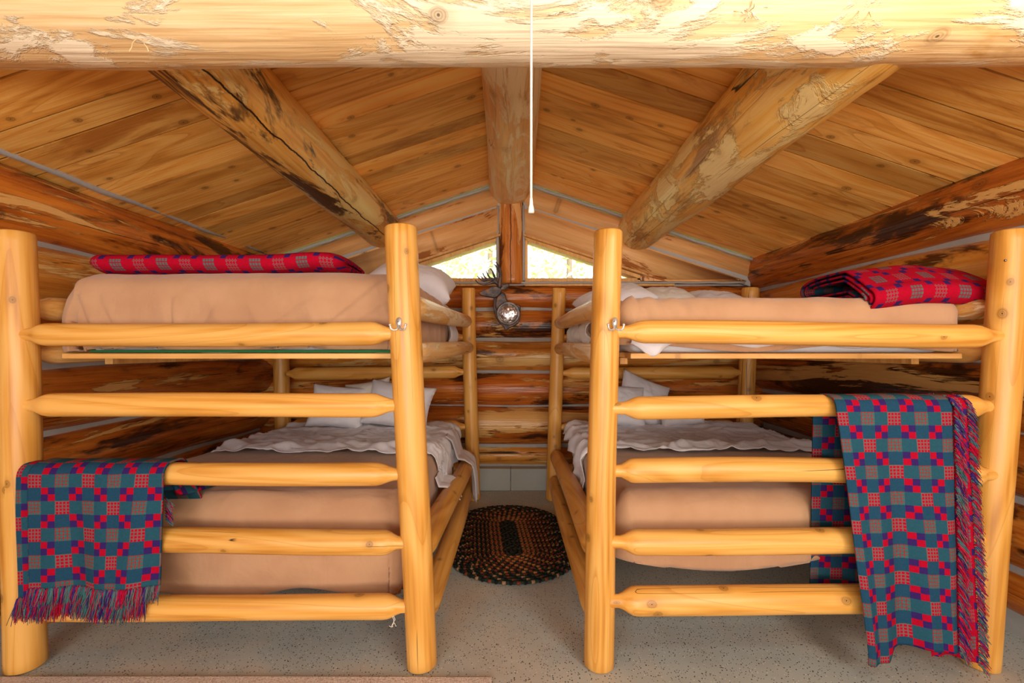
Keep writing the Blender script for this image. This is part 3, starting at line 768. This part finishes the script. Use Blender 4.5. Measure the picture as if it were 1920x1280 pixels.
def hanging(xt0, xt1, xb0, xb1, ry, rz, rr, front, back, amp, k, ph=0., off=0., bottom=None, uvo=(0, 0), nu=110, nv=150, yback=0.0):
    """cloth over a horizontal rail: v runs from the back hem over the rail to the front hem"""
    arc = PI * rr
    tot = back + arc + front
    def fn(u, v):
        fr = front + (bottom(u) if bottom else 0)
        s = v * (back + arc + fr) - back
        if s < 0: y, z, dn = ry + rr + (-s) * yback, rz + s, -s
        elif s < arc: a = s / rr; y, z, dn = ry + rr * math.cos(a), rz + rr * math.sin(a), 0
        else: y, z, dn = ry - rr, rz - (s - arc), s - arc
        q = min(1, max(0, dn / max(front, .01)))
        if s < 0: q = 0.3 * q
        x = (xt0 + (xt1 - xt0) * u) * (1 - q) + (xb0 + (xb1 - xb0) * u) * q
        w = math.sin(u * k + ph) + .4 * math.sin(u * k * 2.3 + ph * 2)
        sgn = -1 if s >= arc / 2 else 1
        y += sgn * (off + amp * (q ** .8) * (.8 + w) * .5 + .004 * N3(x * 7, z * 5, ph)) 
        x += amp * .35 * q * math.cos(u * k + ph)
        z += .004 * N3(x * 9, 3, ph) if 0 <= s <= arc else 0
        return Vector((x, y, z)), (uvo[0] + (xt1 - xt0) * u, uvo[1] + s)
    return fn

# right: long blanket over the second rail of the right bed
rz2 = H - (762 - HZ) / F * DF
ry2 = DF - .012
fnA = hanging(1.210, 1.640, 1.285, 1.655, ry2, rz2, .0505, .885, .78, .045, 9.0, .4, off=.020,
              bottom=lambda u: .0 if u > .40 else .045 * min(1, (.40 - u) * 14), uvo=(.012, .03), yback=.06)
rt = thick(link('blanket', grid_uv(fnA, 120, 170), [WBLUE, WBLUE]), .007, 1.0, 1)
tag(rt, 'blue and red checked wool blanket hanging long over the right bed rail', 'blanket')
# its inner layer, red face, reaching further right
fnB = hanging(1.45, 1.712, 1.55, 1.738, ry2, rz2, .0475, .915, .3, .03, 7.0, 1.2, off=.004, bottom=lambda u: .03 * u, uvo=(.2, .0))
link('inner_layer', grid_uv(fnB, 50, 150), [WRED, WBLUE], rt)
roots = [fnA(1.0, .36 + .64 * i / 110)[0] + Vector((0, -.009, 0)) for i in range(111)]
fringe(roots, .058, rt, 11, lambda i: (.62, -.20, -.72), .5, 6)
roots = [fnB(1.0, .22 + .78 * i / 120)[0] + Vector((0, -.003, 0)) for i in range(121)]
fringe(roots, 0.042, rt, 12, lambda i: (.75, -.15, -.6), .5, 6)

# left: blanket over the third rail of the left bed
rz3 = H - (885 - HZ) / F * DF
fnL = hanging(-1.80, -1.300, -1.775, -1.315, ry2, rz3, .052, .405, .22, .030, 8.5, 2.2, off=.020, uvo=(.0, .05), yback=.6)
lb = thick(link('blanket', grid_uv(fnL, 120, 110), [WBLUE, WBLUE]), .007, 1.0, 1)
tag(lb, 'blue and red checked wool blanket folded over the left bed rail', 'blanket')
fnM = hanging(-1.865, -1.33, -1.835, -1.365, ry2, rz3, .0475, .445, .26, .024, 8.5, 1.4, off=.006, uvo=(-.07, .0), yback=.8)
link('inner_layer', grid_uv(fnM, 110, 90), [WBLUE, WRED], lb)
roots = [fnL(i / 95, 1.0)[0] for i in range(96)]
fringe(roots, .058, lb, 21, lambda i: (-.12, -.12, -1), .35, 7)
roots = [fnM(i / 95, 1.0)[0] for i in range(96)]
fringe(roots, .082, lb, 22, lambda i: (-.1, -.10, -1), .35, 7)
# tail of it lying on the bed behind the rail
def tail(u, v):
    x = -1.62 + u * .315 - .03 * (2 * v - 1) ** 2 * u; y = 1.865 + .26 * v
    rnd = max(0, (u - .86) / .14)
    z = .715 - .05 * v ** .5 - .045 * rnd ** 2 + .008 * math.sin(u * 11 + v * 5)
    return Vector((x, y, z)), (x, y * 1.2)
thick(link('back_fold', grid_uv(tail, 60, 24), [WBLUE, WBLUE], lb), .012)
def tail2(u, v):
    x = -1.62 + u * .29; y = 1.862 + .02 * math.sin(u * 7) + .015 * v; z = .71 - .085 * v * (1 - .5 * u) - .01 * math.sin(u * 6)
    return Vector((x, y, z)), (x, v * .09)
thick(link('back_fold', grid_uv(tail2, 50, 10), [WBLUE, WBLUE], lb), .012)
fringe([Vector((-1.318, 1.79, .665 - i * .0045)) for i in range(18)], .034, lb, 23, lambda i: (.9, -.2, -.3), .4, 5)

def roll(name, x0f, x1f, yc, zc, a0, b0, turns, pitch, label, skew=lambda d: 0.0, endtap=.10, sag=lambda x, y: 0.0, uvo=(0, 0), th=.008, NU=60, NV=260, open_left=True):
    """flattened spiral roll of cloth running along x"""
    TH = turns * 2 * PI
    pts = []; arc = 0; prev = None
    for j in range(NV + 1):
        th_ = TH * j / NV; k = pitch * th_ / (2 * PI)
        a, b_ = a0 - k, b0 - k
        c, s_ = math.cos(th_ - PI / 2 + 0), math.sin(th_ - PI / 2 + 0)
        e = .62
        y = -a * (abs(c) ** e) * (1 if c > 0 else -1); z = b_ * (abs(s_) ** .9) * (1 if s_ > 0 else -1)
        if prev: arc += math.hypot(y - prev[0], z - prev[1])
        prev = (y, z); pts.append((y, z, arc, j / NV))
    def fn(u, v):
        y, z, ar, q = pts[round(v * NV)]
        x = x0f + (x1f - x0f) * u
        e = 1.0
        if u > 1 - endtap: t = (u - 1 + endtap) / endtap; e = math.sqrt(max(.03, 1 - t * t))
        if not open_left and u < endtap: t = (endtap - u) / endtap; e = math.sqrt(max(.03, 1 - t * t))
        yy = y * (1 - .5 * (1 - e)); zz = z * e
        x += skew(y) * (1 - u) + .010 * math.sin(q * 19) * (1 - u)
        zz += .006 * N3(x * 5, y * 5, z * 9)
        return Vector((x, yc + yy, zc + zz + sag(x, yy))), (uvo[0] + x, uvo[1] + ar)
    o = thick(link(name, grid_uv(fn, NU, NV), [WRED, WBLUE]), th, 1.0, 1)
    return tag(o, label, 'blanket')
roll('blanket', 1.475, 2.085, 2.20, 1.512, .285, .070, 2.6, .021, 'thick rolled red wool blanket on the right top bunk',
     skew=lambda y: .10 * (y + .27) - .0, endtap=.22, sag=lambda x, y: (.030 * math.exp(-((x - 1.75) / .25) ** 2) - .072 * max(0, min(1, (-y - .10) * 7)) * (1 - .4 * (x - 1.5))), uvo=(.06, .02))
roll('blanket', -1.845, -.745, 2.22, 1.612, .22, .045, 2.2, .018, 'long flat rolled red wool blanket on the left top bunk',
     skew=lambda y: 0, endtap=.06, open_left=False, sag=lambda x, y: .012 * math.exp(-((x + .85) / .12) ** 2), uvo=(.03, .11), NU=110)

# ---------------------------------------------------------------- braided rug and carpet
def rug():
    root = tag(empty('braided_rug', (-.012, 3.06, 0)), 'oval braided rug in dark green and orange between the two bunk beds', 'rug')
    rot = R_(5); hl = .235; w = .0272
    DG, OR, RU, DK, TN = (.022, .035, .024), (.42, .17, .05), (.20, .045, .022), (.012, .014, .012), (.36, .20, .10)
    rings = 14
    for k in range(rings):
        r = w * (k + .5)
        if k < 1.5: pal = [DG, DK, (.06, .045, .03)]
        elif k < 5: pal = [OR, RU, OR, DG]
        elif k < 9: pal = [OR, DG, RU, DK]
        elif k < 11: pal = [DG, RU, DK, DG, OR]
        else: pal = [DG, DK, DG, RU, DG, DK, DG, TN]
        per = 4 * hl + 2 * PI * r; nst = max(12, int(per / .019)); n = nst * 4; nr = 8
        vs_, fs, cols = [], [], []
        for i in range(n):
            s = per * i / n; st = i // 4; q = (i % 4 + .5) / 4
            # racetrack
            if s < 2 * hl: c = Vector((r, -hl + s)); nn = Vector((1, 0))
            elif s < 2 * hl + PI * r: a = (s - 2 * hl) / r; nn = Vector((math.cos(a), math.sin(a))); c = nn * r + Vector((0, hl))
            elif s < 4 * hl + PI * r: c = Vector((-r, hl - (s - 2 * hl - PI * r))); nn = Vector((-1, 0))
            else: a = PI + (s - 4 * hl - PI * r) / r; nn = Vector((math.cos(a), math.sin(a))); c = nn * r - Vector((0, hl))
            bul = .72 + .34 * math.sin(q * PI); sh = (.0035 if st % 2 else -.0035) * math.sin(q * PI)
            for j in range(nr):
                a = 2 * PI * j / nr; rr_ = w * .50 * bul
                p = c + nn * (math.cos(a) * rr_ + sh)
                vs_.append((p.x, p.y, .011 + .0095 * bul * math.sin(a)))
        for i in range(n):
            col = pal[(i // 4) % len(pal)]; 
            for j in range(nr):
                a, b_ = i * nr + j, i * nr + (j + 1) % nr; i2 = (i + 1) % n; fs.append((a, b_, i2 * nr + (j + 1) % nr, i2 * nr + j))
                cc = col if (j in (0, 1, 6, 7)) else pal[(i // 4 + 1) % len(pal)]
                cols.append(cc)
        me = mesh('braid', vs_, fs); at_ = me.color_attributes.new('col', 'FLOAT_COLOR', 'CORNER')
        for f in me.polygons:
            for li in f.loop_indices: at_.data[li].color = (*cols[f.index], 1)
        link('braid', me, YARN, root, Matrix.Translation((-.012, 3.06, 0.001)) @ Matrix.Rotation(rot, 4, 'Z'))
rug()
m = M('beige_carpet', .95, .1); v = m.objco(False); n = m.noise(v, 160, 3, .7)
CARP = m.color(m.ramp(n, [(.35, (.50, .36, .28)), (.5, (.74, .60, .50)), (.68, (.86, .76, .68))])); m.bump(n, .8, .01)
cm = []
pol = [(-2.0, 1.0), (-.065, 1.0), (-.075, 1.752), (-.9, 1.757), (-2.0, 1.756)]
vs_ = [(x, y, z) for z in (.001, .011) for x, y in pol]
k = len(pol); fs = [tuple(range(k))[::-1], tuple(range(k, 2 * k))] + [(i, (i + 1) % k, (i + 1) % k + k, i + k) for i in range(k)]
tag(link('carpet', mesh('carpet', vs_, fs), CARP, smooth=False), 'strip of beige carpet along the bottom edge in front of the left bed', 'carpet')

# ---------------------------------------------------------------- deer head wall ornament
def deer():
    D = 4.03; u = 240 / 1707.0    # photo px per crop px
    def Q(x, y): p = P(860 + x * u, 460 + y * u, D); return (p.x, p.z)
    root = tag(empty('deer_head_ornament', P(948, 590, D)), 'cast metal deer head with antlers and a round glass on the log wall', 'ornament')
    def part(name, pts, y0, y1, mat, bev=.004, label=None, r=root):
        pol = [Q(*p) for p in pts]
        ar = sum(pol[i][0] * pol[(i + 1) % len(pol)][1] - pol[(i + 1) % len(pol)][0] * pol[i][1] for i in range(len(pol)))
        if ar < 0: pol = pol[::-1]
        o = link(name, prism(pol, y0, y1, 0), mat, r, smooth=False)
        b_ = o.modifiers.new('bevel', 'BEVEL'); b_.width = bev; b_.segments = 3; b_.limit_method = 'ANGLE'
        return o
    part('shield', [(470, 700), (500, 690), (560, 640), (600, 620), (620, 650), (655, 745), (700, 765), (825, 805), (825, 960), (800, 1030), (740, 1075), (680, 1100), (620, 1140), (600, 1090), (540, 1030), (490, 950), (465, 840)], 4.0, 4.09, BRONZE, .008)
    part('neck', [(500, 720), (545, 660), (585, 620), (615, 665), (645, 740), (655, 770), (580, 790), (530, 840), (505, 880), (490, 820)], 3.965, 4.03, BRONZE, .012)
    part('head', [(283, 640), (330, 612), (400, 590), (450, 565), (500, 560), (555, 580), (575, 612), (560, 650), (520, 690), (480, 712), (430, 700), (370, 690), (310, 680), (285, 660)], 3.945, 4.01, BRONZE, .014)
    part('ear', [(555, 600), (590, 545), (640, 530), (680, 530), (660, 570), (620, 605), (580, 612)], 3.94, 3.97, BRONZE, .006)
    def tines(name, lst, y, r0=root):
        ps = []
        for pts, ra, rb in lst:
            q = [Vector((Q(*p)[0], y, Q(*p)[1])) for p in pts]
            # smooth
            sm = []
            for i in range(len(q) - 1):
                for t in range(5):
                    tt = t / 5; p0 = q[max(i - 1, 0)]; p1 = q[i]; p2 = q[i + 1]; p3 = q[min(i + 2, len(q) - 1)]
                    sm.append(.5 * ((2 * p1) + (p2 - p0) * tt + (2 * p0 - 5 * p1 + 4 * p2 - p3) * tt ** 2 + (3 * p1 - p0 - 3 * p2 + p3) * tt ** 3))
            sm.append(q[-1]); ps.append(tube(sm, lambda t, a=ra, b=rb: 1.3 * (a + (b - a) * t), 8))
        link(name, mesh('ant', *join(ps)), BRONZE, root)
    tines('antler', [([(545, 570), (525, 520), (470, 495), (400, 520), (330, 530), (270, 510), (228, 470)], .015, .003),
                     ([(520, 510), (460, 465), (400, 462), (340, 480), (290, 455), (252, 420)], .012, .003),
                     ([(385, 465), (350, 430), (322, 372)], .009, .002), ([(440, 465), (400, 415), (368, 350)], .009, .002),
                     ([(500, 480), (470, 400), (450, 350), (415, 315)], .010, .002), ([(345, 480), (325, 450), (300, 420)], .008, .002),
                     ([(510, 470), (560, 480), (520, 500)], .012, .008)], 3.985)
    tines('antler', [([(545, 575), (550, 500), (562, 420), (555, 340), (530, 280), (497, 236)], .017, .003),
                     ([(545, 370), (520, 320), (495, 285), (472, 262)], .009, .002)], 3.975)
    c = P(860 + 662 * u, 460 + 915 * u, D)
    bm = bmesh.new()
    ro, ri = 155 * u * D / F, 122 * u * D / F
    vs_, fs = [], []
    n = 48; prof = [(ro, 3.99), (ro, 3.955), (ro - .006, 3.945), (ri + .004, 3.945), (ri - .001, 3.955), (ri - .001, 3.97)]
    for i in range(n):
        a = 2 * PI * i / n
        for r_, y in prof: vs_.append((c.x + r_ * math.cos(a), y, c.z + r_ * math.sin(a)))
    m_ = len(prof)
    for i in range(n):
        for j in range(m_ - 1): a = i * m_ + j; b_ = ((i + 1) % n) * m_ + j; fs.append((a, b_, b_ + 1, a + 1))
    link('rim', mesh('rim', vs_, fs), PEWTER, root)
    vs_, fs = [], []
    for k in range(9):
        rr_ = ri * k / 8
        for i in range(n): a = 2 * PI * i / n; vs_.append((c.x + rr_ * math.cos(a), 3.966 - .016 * (1 - (k / 8) ** 2) + .003 * N3(rr_ * 60, a * 2, 3), c.z + rr_ * math.sin(a)))
    for k in range(8):
        for i in range(n): a, b_ = k * n + i, k * n + (i + 1) % n; fs.append((a, b_, b_ + n, a + n))
    link('glass_disc', mesh('disc', vs_, fs), MIRR, root)
deer()

# ---------------------------------------------------------------- pull cord, twine
pc = tag(empty('pull_cord', P(996, 380, 1.06)), 'ivory pull cord with bell-shaped handle hanging from the ceiling', 'pull cord')
p0 = P(996, 372, 1.06); top = Vector((p0.x - .001, 1.06, 2.69))
v_, f_ = tube([top, top.lerp(p0, .5) + Vector((.001, 0, 0)), p0], .0028, 8); link('cord', mesh('cord', v_, f_), CORDM, pc)
def lathe(prof, c, n=20):
    vs_, fs = [], []
    for r_, z in prof:
        for i in range(n): a = 2 * PI * i / n; vs_.append((c.x + r_ * math.cos(a), c.y + r_ * math.sin(a), c.z + z))
    for k in range(len(prof) - 1):
        for i in range(n): a, b_ = k * n + i, k * n + (i + 1) % n; fs.append((a, b_, b_ + n, a + n))
    return mesh('lathe', vs_, fs)
link('handle', lathe([(0, .004), (.003, .002), (.0038, -.006), (.0042, -.014), (.0062, -.022), (.0068, -.030), (.0062, -.033), (0, -.033)], p0), CORDM, pc)
rs = random.Random(5); ps = []
c0 = P(737, 1150, 1.80)
for q in range(3):
    p = c0.copy(); pts = []
    for i in range(9): pts.append(p.copy()); p = p + Vector((rs.uniform(-.006, .006), rs.uniform(-.003, .001), -.008 if i < 6 else .003))
    ps.append(tube(pts, .001, 5))
tag(link('twine', mesh('twine', *join(ps)), CORDM), 'frayed bit of twine hanging below the lowest left rail', 'twine')

# ---------------------------------------------------------------- trees beyond the windows
def leafmat(name, c1, c2):
    m = M(name, .6, .2); v = m.objco(False); n = m.noise(v, 3, 3)
    m.b.inputs['Transmission Weight'].default_value = 0
    return m.color(m.mix(m.step(n, .35, .65), c1, c2))
LEAF = leafmat('sunlit_leaf', (.50, .62, .22), (.72, .78, .42))
BARK = plain('tree_bark', (.25, .18, .12), .9)
rt_ = random.Random(9)
def tree(x, y, h, label):
    root = tag(empty('tree', (x, y, -.2)), label, 'tree', 'sunlit trees outside the gable windows')
    log('trunk', (x, y, -.2), (x, y, h * .8), .12, .04, BARK, root, nl=12, nr=10)
    vs_, fs = [], []
    for k in range(2600):
        a = rt_.uniform(0, 2 * PI); zz = rt_.uniform(.05, 1.0); rad = (h * .36) * (math.sin(zz * PI) ** .5 + .1) * rt_.uniform(.35, 1)
        c = Vector((x + rad * math.cos(a), y + rad * math.sin(a), zz * h)); q = Vector([rt_.gauss(0, 1) for _ in range(3)]).normalized(); e = q.orthogonal().normalized(); g = q.cross(e); sz = rt_.uniform(.05, .11)
        o = len(vs_); vs_ += [tuple(c - e * sz), tuple(c + g * sz * .45), tuple(c + e * sz), tuple(c - g * sz * .45)]; fs.append((o, o + 1, o + 2, o + 3))
    link('foliage', mesh('fol', vs_, fs), LEAF, root, smooth=False)
tree(-2.4, 10.0, 5.2, 'pale sunlit tree behind the left gable window'); tree(-.5, 10.8, 5.6, 'pale sunlit tree behind the window post')
tree(1.2, 9.8, 5.2, 'pale sunlit tree behind the right gable window'); tree(3.1, 10.4, 5.0, 'pale sunlit tree at the right end of the right gable window')
GR = plain('outdoor_grass', (.30, .42, .12), .9, .2, 6)
tag(link('ground', box_mesh(40, 24, .1, 0), GR, None, Matrix.Translation((0, 16.4, -.25)), False), kind='structure')
